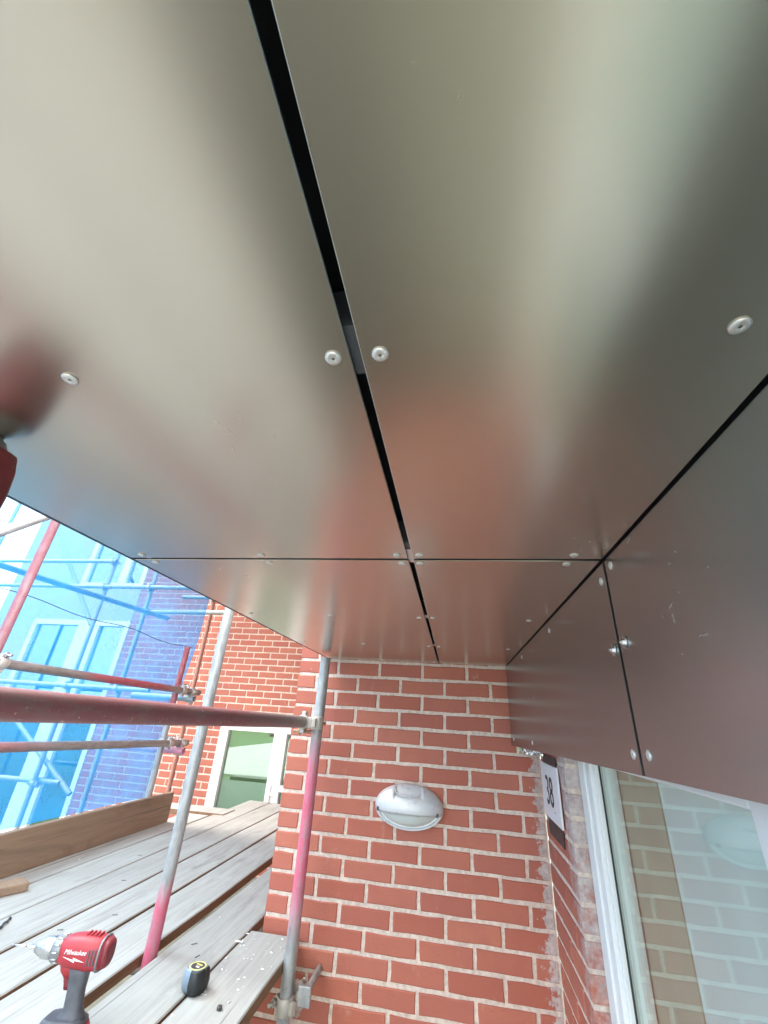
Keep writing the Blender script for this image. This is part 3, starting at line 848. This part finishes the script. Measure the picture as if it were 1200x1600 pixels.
# tubes beyond the netting, standing in front of the far facade
back = [
 ((-3.96, 2.2, GROUND), (-3.96, 2.2, 3.2), 'first white upright seen through the netting, left of the window pier', 'scaffold_standard'),
 ((-3.31, 2.2, GROUND), (-3.31, 2.2, 3.2), 'second upright seen through the netting, in front of the far brickwork', 'scaffold_standard'),
 ((-5.95, 2.2, GROUND), (-5.95, 2.2, 3.2), 'farthest left upright seen through the netting', 'scaffold_standard'),
 ((-6.4, 2.145, 1.335), (-3.9, 2.145, 1.335), 'upper level tube seen through the top of the netting', 'ledger_tube'),
 ((-6.4, 2.145, 1.0), (-2.45, 2.145, 1.0), 'long level tube seen through the netting below the upper one', 'ledger_tube'),
 ((-5.6, 2.255, -1.10), (-3.7, 2.255, -1.07), 'low level tube seen through the foot of the netting', 'ledger_tube'),
 ((-6.0, 2.145, -0.15), (-2.9, 2.145, -0.15), 'middle level tube seen through the netting behind the guard rails', 'ledger_tube'),
 ((-4.75, 2.27, -0.42), (-3.55, 2.27, -1.16), 'slanting brace seen through the lower netting', 'diagonal_brace'),
 ((-5.0, 2.27, 1.65), (-4.05, 2.27, 0.55), 'slanting brace seen through the upper netting', 'diagonal_brace'),
 ((-3.05, -0.9, 0.585), (-3.05, 2.3, 0.66), 'thick level tube running away behind the netting at the left', 'ledger_tube'),
 ((-3.3, 0.1, 1.42), (-3.3, 2.3, 1.40), 'high level tube running away behind the top of the netting', 'ledger_tube'),
 ((-4.6, 0.3, GROUND), (-4.6, 0.3, 3.2), 'pale upright behind the netting beside the rose tube', 'scaffold_standard'),
 ((-3.35, 2.255, 0.72), (-2.2, 2.255, 0.74), 'level tube crossing the far brickwork at the netting edge', 'ledger_tube'),
]
bt = []
for a, b, lab, nm in back: bt.append(tube(nm, a, b, lab, 'galv', 'scaffold tube', 'scaffold tubes behind the netting'))
coupler(bt[0], (-3.96, 2.2, 1.335), (0, 0, 1), (0, -1, 0)); coupler(bt[0], (-3.96, 2.2, 1.0), (0, 0, 1), (0, -1, 0))
coupler(bt[1], (-3.31, 2.2, 1.0), (0, 0, 1), (0, -1, 0)); coupler(bt[1], (-3.31, 2.2, -0.15), (0, 0, 1), (0, -1, 0)); coupler(bt[0], (-3.96, 2.2, -0.15), (0, 0, 1), (0, -1, 0))
coupler(bt[0], (-3.96, 2.2, -1.09), (0, 0, 1), (0, 1, 0)); coupler(bt[1], (-3.31, 2.2, 0.72), (0, 0, 1), (0, 1, 0))
coupler(thin, (-2.695, 2.60, 0.99), (0, 0, 1), (0, -1, 0))
tr = tube('ledger_tube', (-3.1, 2.545, 0.99), (-2.2, 2.545, 0.985), 'level tube clamped to the thin brick red upright', 'galv')

# ------------------------------------------------------------------ debris netting
def net():
    m = MB(); ny, nz = 120, 44
    y0, zb, zt = -4.6, -0.925, 1.25
    vs = []
    for i in range(ny + 1):
        t = i / ny
        for j in range(nz + 1):
            s = j / nz
            z = zb + (zt - zb) * s
            yr = 1.30 + 0.075 * (z + 0.9) / 1.55
            y = y0 + (yr - y0) * t
            w = 0.028 * math.sin(y * 5.1 + 1.3 * math.sin(z * 2.1)) + 0.030 * (mnoise.noise(Vector((y * 1.6, z * 1.3, 3.1)))) + 0.010 * mnoise.noise(Vector((y * 7, z * 3, 9.0)))
            # loose folds at the laced edge and sag near the toe board
            w += 0.012 * math.sin(y * 24) * max(0, 1 - (yr - y) / 0.5) + 0.02 * math.sin(z * 16 + y * 3) * max(0, 1 - s * 3) * (0.5 + 0.5 * mnoise.noise(Vector((y, 2, 7))))
            x = -1.985 - 0.02 + w
            vs.append((x, y, z + 0.012 * math.sin(y * 3.3) * (1 if j == 0 else 0)))
    wv = nz + 1
    m.add(vs, [(i*wv+j, (i+1)*wv+j, (i+1)*wv+j+1, i*wv+j+1) for i in range(ny) for j in range(nz)], 0, True)
    o = obj('debris_netting', m, 'net')
    tag(o, 'translucent blue debris netting hung along the outside of the scaffold', 'netting')
net()
def cord(name, pts, r, mat, label, cat):
    m = MB(); rings = []
    for i, p in enumerate(pts):
        p = Vector(p); d = (Vector(pts[min(i+1, len(pts)-1)]) - Vector(pts[max(i-1, 0)])).normalized(); u = d.orthogonal().normalized(); w = d.cross(u)
        rings.append([p + (u * math.cos(a) + w * math.sin(a)) * r for a in [2 * math.pi * k / 8 for k in range(8)]])
    m.loft(rings); return tag(obj(name, m, mat), label, cat)
cord('net_cord', [(-1.955, -1.2 + 2.5 * i / 30, 0.245 - 0.022 * math.sin(math.pi * i / 10)**2 - 0.045 * i / 30) for i in range(31)], 0.0022, 'rope', 'thin black cord laced along the blue netting', 'cord')

# ------------------------------------------------------------------ deck boards
def board(label, x0, x1, y0, y1, z=DECK, group='deck boards', t=0.038, seed=0, name='scaffold_board'):
    """one plank: slightly wandering edges, a little warp, its own origin"""
    rnd = random.Random(seed); m = MB(); n = 26
    cx, cy0 = (x0 + x1) / 2, (y0 + y1) / 2
    top = []; rings = []
    for i in range(n + 1):
        y = y0 + (y1 - y0) * i / n
        e0 = 0.0035 * mnoise.noise(Vector((y * 2.3, seed * 3.1, 0))) ; e1 = 0.0035 * mnoise.noise(Vector((y * 2.3, seed * 3.1 + 9, 0)))
        wz = 0.003 * mnoise.noise(Vector((y * 0.8, seed * 1.7, 5)))
        a, b = x0 + e0 - cx, x1 + e1 - cx
        c = 0.004
        rings.append([(a, y - cy0, -t), (b, y - cy0, -t), (b, y - cy0, -c + wz), (b - c, y - cy0, wz), (a + c, y - cy0, wz), (a, y - cy0, -c + wz)])
    nn = 6
    vs = [p for r in rings for p in r]
    for k in range(n):
        for i in range(nn):
            m.add([], [], 0)
    fs_top, fs_side = [], []
    for k in range(n):
        for i in range(nn):
            q = (k*nn+i, k*nn+(i+1) % nn, (k+1)*nn+(i+1) % nn, (k+1)*nn+i)
            (fs_top if i in (2, 3, 4) else fs_side).append(q)
    m.add(vs, fs_top, 0); m.add(vs, fs_side, 1)
    m.add(rings[0], [tuple(range(nn))[::-1]], 1); m.add(rings[-1], [tuple(range(nn))], 1)
    o = obj(name, m, ['board', 'board_edge'], None, (cx, cy0, z))
    tag(o, label, 'board', group); return o
board('grey deck board alongside the toe board, outermost on the deck', -1.925, -1.703, -4.3, 1.75, seed=1)
board('grey deck board second in from the toe board', -1.690, -1.468, -4.3, 2.52, seed=2)
board('grey deck board third in from the toe board', -1.462, -1.242, -4.3, 2.50, seed=3)
board('grey deck board the drill bit points across, fourth in from the toe board', -1.230, -1.012, -4.3, 2.49, seed=4)
board('grey deck board with the wide brown gap on its right', -0.992, -0.775, -4.3, 2.45, seed=5)
board('grey deck board carrying the tape measure, left of the board end', -0.712, -0.487, -4.3, 2.4, seed=6)
board('short grey deck board whose end butts the near brick wall', -0.478, -0.262, -4.3, -0.035, seed=7)
board('grey cross board lying at the far end of the deck', -2.6, -1.60, 1.80, 2.02, z=DECK + 0.006, seed=8)
tube('transom_tube', (-2.1, -0.26, DECK - 0.064), (-0.30, -0.26, DECK - 0.064), 'cross tube carrying the deck boards under the wide gap', 'galv')
tube('transom_tube', (-2.1, 1.22, DECK - 0.064), (-0.46, 1.22, DECK - 0.064), 'cross tube carrying the far end of the deck boards', 'galv')
# unseen boards added above the deck to shade the far facade
shade_boards = empty('shade_platform', (0, 0, 0)); tag(shade_boards, 'added boards out of view above the deck, shading the far facade', 'platform')
for i in range(9):
    o = board(None, -2.64 + i * 0.232, -2.64 + i * 0.232 + 0.226, -0.1, 2.65, z=1.32, seed=30 + i); o.parent = shade_boards
    for k in ('label', 'category', 'group'):
        if k in o: del o[k]
# toe board on edge
m = MB(); n = 20; rings = []
for i in range(n + 1):
    y = -4.3 + (1.405 + 4.3) * i / n
    dz = 0.004 * mnoise.noise(Vector((y, 4, 4))); dx = 0.004 * mnoise.noise(Vector((y, 8, 1)))
    rings.append([(-1.898 + dx, y, DECK + 0.003), (-1.860 + dx, y, DECK + 0.003), (-1.860 + dx, y, DECK + 0.193 + dz), (-1.864 + dx, y, DECK + 0.197 + dz), (-1.894 + dx, y, DECK + 0.197 + dz), (-1.898 + dx, y, DECK + 0.193 + dz)])
m.loft(rings, 0, False)
o = obj('toe_board', m, 'toe'); tag(o, 'brown timber toe board standing on edge below the blue netting', 'board')
# scrap of timber lying at the left edge of the picture
m = MB(); m.box((-0.16, -0.05, 0.001), (0.16, 0.05, 0.036))
o = obj('timber_offcut', m, 'toe'); o.location = (-1.735, -0.135, DECK); o.rotation_euler = (0, 0, R(64)); bevel(o, 0.005, 2)
tag(o, 'pinkish timber offcut lying on the deck by the toe board at the left edge', 'timber')

# ------------------------------------------------------------------ tape measure
MAT['tape_grey'] = simple('tape_grey', (0.20, 0.26, 0.32), 0.4, 0.2, 0.1, 40)
MAT['tape_black'] = simple('tape_rubber', (0.018, 0.022, 0.024), 0.55)
MAT['tape_yellow'] = simple('tape_yellow', (0.60, 0.62, 0.24), 0.5)
MAT['tape_label'] = simple('tape_label', (0.03, 0.035, 0.055), 0.35)
MAT['label_olive'] = simple('label_olive', (0.46, 0.47, 0.12), 0.5)
MAT['label_white'] = simple('label_white', (0.8, 0.82, 0.82), 0.5)
tape = empty('tape_measure', (-0.472, -0.475, DECK))
tag(tape, 'grey and black tape measure with a yellow ringed label on the deck', 'tape measure')
outl = []
for i in range(28):
    a = 2 * math.pi * i / 28
    r = 1.0 / max(abs(math.cos(a)) ** 4.5 + abs(math.sin(a)) ** 4.5, 1e-6) ** (1 / 4.5)
    if math.sin(a) > 0.2: r = 0.6 * r + 0.4
    r *= 0.95
    outl.append((math.cos(a) * r, math.sin(a) * r))
def tape_shell(a0, a1, mat, name, grow=0.0):
    m = MB(); rings = []
    for h, s in ((0.001, 0.027), (0.008, 0.034), (0.026, 0.038), (0.040, 0.036), (0.054, 0.033), (0.058, 0.0295)):
        rings.append([((s + grow) * x, (s + grow) * y, h) for x, y in outl])
    n = len(outl); vs = [p for r in rings for p in r]; fs = []
    for k in range(len(rings) - 1):
        for i in range(n):
            mid = (i + 0.5) / n
            if a0 <= mid < a1: fs.append((k*n+i, k*n+(i+1) % n, (k+1)*n+(i+1) % n, (k+1)*n+i))
    m.add(vs, fs, 0, True)
    if grow == 0: m.add(rings[0], [tuple(range(n))[::-1]]); m.add(rings[-1], [tuple(range(n))])
    return obj(name, m, mat, tape)
tape_shell(0, 1, 'tape_grey', 'case')
b = tape_shell(0.77, 1.01, 'tape_black', 'rubber_grip', 0.0016); so = b.modifiers.new('s', 'SOLIDIFY'); so.thickness = 0.003; so.offset = 1
b2 = tape_shell(0.0, 0.10, 'tape_black', 'rubber_grip', 0.0016); so = b2.modifiers.new('s', 'SOLIDIFY'); so.thickness = 0.003; so.offset = 1
m = MB(); m.lathe((0, 0, 0.058), (0, 0, 1), [(0, 0.0275), (0.0018, 0.0272), (0.0018, 0.0225), (0.0008, 0.0225)], 28); obj('label_ring', m, 'tape_yellow', tape)
m = MB(); m.cyl((0, 0, 0.0575), (0, 0, 0.0592), 0.0226, n=28); lb = obj('label_disc', m, 'tape_label', tape)
m = MB(); m.box((-0.0135, 0.0035, 0.0592), (0.0115, 0.0115, 0.0596)); obj('label_band', m, 'label_olive', lb)
m = MB(); m.box((-0.003, -0.009, 0.0592), (0.010, -0.002, 0.0596)); obj('label_mark', m, 'label_white', lb)
m = MB(); m.box((0.034, -0.008, 0.004), (0.043, 0.008, 0.006)); m.box((0.041, -0.008, -0.0), (0.043, 0.008, 0.0055)); obj('hook', m, 'steel', tape)
tape.rotation_euler = (0, 0, R(-18))

# ------------------------------------------------------------------ drills
MAT['drill_red'] = simple('drill_red', (0.36, 0.030, 0.040), 0.48, 0, 0.1, 30)
MAT['drill_dark'] = simple('drill_rubber', (0.085, 0.09, 0.105), 0.55, 0, 0.2, 60)
MAT['drill_metal'] = simple('chuck_metal', (0.55, 0.55, 0.54), 0.3, 0.9, 0.1, 60)
MAT['drill_grey'] = simple('clutch_grey', (0.22, 0.23, 0.24), 0.4, 0.4, 0.1, 60)
MAT['drill_back'] = simple('motor_cap', (0.19, 0.022, 0.03), 0.5, 0, 0.2, 60)
MAT['logo'] = simple('logo_white', (0.85, 0.85, 0.84), 0.5)
MAT['bit_steel'] = simple('bit_steel', (0.72, 0.73, 0.74), 0.25, 1.0)
def rr(w, h, n=4, sq=3.0, cnt=20):
    out = []
    for i in range(cnt):
        a = 2 * math.pi * i / cnt
        r = 1 / (abs(math.cos(a)) ** sq + abs(math.sin(a)) ** sq) ** (1 / sq)
        out.append((w * r * math.cos(a), h * r * math.sin(a)))
    return out
def drill(loc, label, logo=True, short=False):
    """chuck along +X, handle down -Z, stands on its battery (z = 0)"""
    d = empty('cordless_drill', loc); tag(d, label, 'drill', 'red cordless drills')
    ZA = 0.178
    m = MB()      # motor housing
    rings = []
    for x, w, h, dz in ((-0.088, 0.024, 0.027, -0.002), (-0.080, 0.030, 0.033, -0.002), (-0.050, 0.0315, 0.035, -0.002), (-0.018, 0.031, 0.034, 0), (0.012, 0.0285, 0.031, 0), (0.030, 0.025, 0.026, 0)):
        rings.append([(x, a, ZA + dz + b) for a, b in rr(w, h)])
    m.loft(rings)
    body = obj('housing', m, 'drill_red', d)
    m = MB(); m.loft([[(x, a, ZA - .002 + b) for a, b in rr(w, h)] for x, w, h in ((-0.100, 0.017, 0.019), (-0.097, 0.023, 0.026), (-0.086, 0.0285, 0.0315))]); obj('motor_cap', m, 'drill_back', d)
    m = MB(); m.loft([[(x, a, ZA - .002 + b) for a, b in rr(w, h)] for x, w, h in ((-0.0815, 0.0322, 0.0352), (-0.0765, 0.0325, 0.0357))]); obj('trim_ring', m, 'drill_grey', d)
    for i in range(4):      # cooling louvres and top ribs
        m = MB(); x = -0.062 + i * 0.011
        m.box((x, -0.012, ZA + 0.0325), (x + 0.005, 0.012, ZA + 0.0365)); obj('vent_rib', m, 'drill_red', body)
    for sy in (-1, 1):
        for i in range(3):
            m = MB(); x = -0.072 + i * 0.008
            m.box((x, sy * 0.0305 - 0.0022, ZA - 0.018), (x + 0.003, sy * 0.0305 + 0.0022, ZA + 0.012)); obj('vent_slot', m, 'drill_dark', body)
    if short:
        m = MB(); m.lathe((0.028, 0, ZA), (1, 0, 0), [(0, 0.0225), (0.003, 0.0225), (0.006, 0.018), (0.016, 0.013), (0.018, 0.009), (0.022, 0.008)], 24); obj('nose_cone', m, 'drill_grey', d)
        m = MB(); m.cyl((0.046, 0, ZA), (0.080, 0, ZA), 0.003, n=8); obj('driver_bit', m, 'bit_steel', d)
    else:
        m = MB(); m.lathe((0.026, 0, ZA), (1, 0, 0), [(0, 0.026), (0.004, 0.0275), (0.022, 0.0275), (0.026, 0.026)], 24); obj('clutch_ring', m, 'drill_grey', d)
        m = MB()
        for k in range(12):
            a = 2 * math.pi * k / 12; c, s_ = math.cos(a), math.sin(a)
            m.cyl((0.031, 0.0272 * c, ZA + 0.0272 * s_), (0.047, 0.0272 * c, ZA + 0.0272 * s_), 0.0024, n=6)
        obj('clutch_grip', m, 'drill_metal', d)
        m = MB(); m.lathe((0.052, 0, ZA), (1, 0, 0), [(0, 0.022), (0.006, 0.0235), (0.028, 0.0225), (0.032, 0.0195), (0.052, 0.0125), (0.055, 0.006)], 24); obj('chuck', m, 'drill_metal', d)
        m = MB(); m.cyl((0.100, 0, ZA), (0.128, 0, ZA), 0.0042, n=6, smooth=False); m.cyl((0.128, 0, ZA), (0.172, 0, ZA), 0.0030, 0.0014, n=8); obj('driver_bit', m, 'bit_steel', d)
    # grip: leaning slightly back
    m = MB(); rings = []
    for z, x, w, h in ((ZA - 0.024, -0.028, 0.0205, 0.034), (ZA - 0.045, -0.030, 0.0175, 0.024), (ZA - 0.075, -0.033, 0.0165, 0.0205), (ZA - 0.105, -0.037, 0.0165, 0.0215), (ZA - 0.118, -0.038, 0.0195, 0.028), (0.050, -0.036, 0.026, 0.038)):
        rings.append([(x + b, a, z) for a, b in rr(w, h)])
    m.loft(rings); obj('grip', m, 'drill_dark', d)
    m = MB(); rings = []
    for z, x, w, h in ((ZA - 0.020, 0.004, 0.020, 0.022), (ZA - 0.040, 0.002, 0.015, 0.018), (ZA - 0.052, -0.004, 0.011, 0.012)):
        rings.append([(x + b, a, z) for a, b in rr(w, h)])
    m.loft(rings); obj('gear_case', m, 'drill_red', d)
    m = MB(); rings = []
    for z, x, w in ((ZA - 0.042, -0.002, 0.007), (ZA - 0.052, 0.0, 0.0085), (ZA - 0.066, -0.006, 0.0085), (ZA - 0.076, -0.008, 0.006)):
        rings.append([(x + b, a, z) for a, b in rr(w, 0.0085)])
    m.loft(rings); obj('trigger', m, 'drill_back', d)
    m = MB(); rings = []
    for z, w, h in ((0.001, 0.034, 0.054), (0.004, 0.037, 0.058), (0.032, 0.037, 0.058), (0.040, 0.034, 0.055)):
        rings.append([(-0.024 + b, a, z) for a, b in rr(w, h, sq=5)])
    m.loft(rings); bat = obj('battery', m, 'drill_red', d)
    m = MB(); m.loft([[(-0.024 + b, a, z) for a, b in rr(w, h, sq=5)] for z, w, h in ((0.039, 0.033, 0.054), (0.050, 0.031, 0.050), (0.055, 0.026, 0.044))]); obj('battery_seat', m, 'drill_dark', d)
    if logo:
        for sy in (-1, 1):
            o = link('logo', text_mesh('logo', 'Milwaukee', 0.0135, 'logo', 0.0006, 0.35), body, (-0.018, sy * 0.0322, ZA + 0.006)); o.rotation_euler = (R(90), 0, 0 if sy < 0 else R(180))
            m = MB(); m.add([(-0.048, sy*0.0318, ZA-0.012), (-0.016, sy*0.0322, ZA-0.004), (-0.018, sy*0.0322, ZA-0.0085), (0.012, sy*0.031, ZA-0.004), (-0.022, sy*0.0322, ZA-0.0135), (-0.020, sy*0.0322, ZA-0.0095)], [(0, 1, 2, 3, 4, 5)]); 
            q = obj('logo_bolt', m, 'logo', body); s = q.modifiers.new('s', 'SOLIDIFY'); s.thickness = 0.001
    return d
d1 = drill((-0.70, -0.80, DECK), 'red and black cordless drill standing on its battery on the deck')
d1.rotation_euler = (0, 0, R(180 + 10)); d1.scale = (1.06, 1.06, 1.06)
d2 = drill((0, 0, 0), 'red cordless drill pressed up against the soffit at the left edge', False, True)
for c in d2.children:
    if c.name.startswith(('housing', 'gear_case', 'battery')): c.data.materials[0] = MAT['drill_back']
# pointing straight up, bit tip touching the soffit near its outer edge
d2.rotation_euler = Matrix.Rotation(R(180), 3, 'Z').__matmul__(Matrix.Rotation(R(-90), 3, 'Y')).to_euler()
d2.scale = (1, 1, 1)
d2.location = (-0.139 - 0.178, -1.955, ZS - 0.0505)

# loose drill bit
bit = MB(); bit.cyl((0, 0, 0), (0.045, 0, 0), 0.0045, n=10)
for i in range(24):
    a = i * 0.55; x = 0.045 + i * 0.0042
    bit.cyl((x, 0.0022 * math.cos(a), 0.0022 * math.sin(a)), (x + 0.006, 0.0022 * math.cos(a + .55), 0.0022 * math.sin(a + .55)), 0.0042, n=8)
bit.cyl((0.146, 0, 0), (0.156, 0, 0), 0.0055, 0.001, n=10)
o = obj('drill_bit', bit, 'rail_dark'); o.location = (-1.365, -0.40, DECK + 0.0075); o.rotation_euler = (0, 0, R(116)); tag(o, 'dark masonry drill bit lying on the deck at the left edge', 'drill bit')

# screws, nut and crumbs on the boards
MAT['crumb'] = simple('white_crumb', (0.78, 0.76, 0.72), 0.8)
MAT['nail'] = simple('dark_nail', (0.10, 0.10, 0.10), 0.5, 0.6)
m = MB(); m.cyl((0, 0, 0.004), (0.026, 0, 0.004), 0.0028, n=8); m.cyl((0.026, 0, 0.0045), (0.030, 0, 0.0045), 0.006, n=10)
sc_me = m.mesh('wall_plug', [MAT['label_white']])
o = link('wall_plug', sc_me, None, (-0.49, -0.15, DECK + 0.001)); o.rotation_euler = (0, 0, R(10)); tag(o, 'white fixing plug lying on the board near the wall', 'fixing')
m = MB(); m.lathe((0, 0, 0), (0, 0, 1), [(0, 0.008), (0.001, 0.0088), (0.007, 0.0088), (0.009, 0.007)], 6, smooth=False)
o = obj('hex_nut', m, 'nail'); o.location = (-0.345, -0.54, DECK + 0.001); tag(o, 'dark hex nut lying on the short board below the tape measure', 'nut')
m = MB(); m.cyl((0, 0, 0.002), (0.022, 0, 0.002), 0.0012, n=6)
nail = m.mesh('nail', [MAT['nail']])
for i, (x, y, a, lab) in enumerate(((-0.575, -0.30, 70, 'short dark nail lying above the tape measure'), (-0.64, -0.22, 40, 'dark nail lying farther up the board from the tape measure'),
                    (-1.09, -0.10, 20, 'dark nail lying on the board right of the drill tip'), (-1.19, -0.28, 25, 'dark nail lying near the loose drill bit'), (-1.33, 0.25, 12, 'dark nail lying in the middle of the deck'), (-0.86, -0.12, 55, 'dark nail lying left of the pink footed upright'), (-1.52, 0.62, 30, 'dark nail lying on the deck before the toe board'))):
    o = link('nail', nail, None, (x, y, DECK + 0.001)); o.rotation_euler = (0, 0, R(a)); tag(o, lab, 'nail', 'nails on the deck')
rnd = random.Random(11); m = MB()
for i in range(48):
    x = rnd.uniform(-0.48, -0.27) if rnd.random() < 0.75 else rnd.uniform(-1.8, -0.5); y = rnd.gauss(-0.28, 0.16) if x > -0.5 else rnd.uniform(-0.7, 1.2)
    if y > -0.04 and x > -0.5: continue
    s = rnd.uniform(0.0008, 0.0028); a = rnd.uniform(0, 3.14); l = s * rnd.uniform(1, 3.5)
    c, sn = math.cos(a), math.sin(a)
    vs = [(x + u * l * c - v * s * sn, y + u * l * sn + v * s * c, DECK + 0.0015 + w) for u, v, w in ((-1, -1, 0), (1, -.7, 0), (.8, 1, 0), (-.9, .8, 0), (-.5, -.4, s), (.6, -.3, s * 1.2), (.4, .5, s * .8), (-.5, .4, s))]
    m.add(vs, [(0, 3, 2, 1), (4, 5, 6, 7), (0, 1, 5, 4), (1, 2, 6, 5), (2, 3, 7, 6), (3, 0, 4, 7)])
tag(obj('swarf_crumbs', m, 'crumb'), 'white plastic crumbs and swarf scattered over the deck boards', 'debris', None, 'stuff')
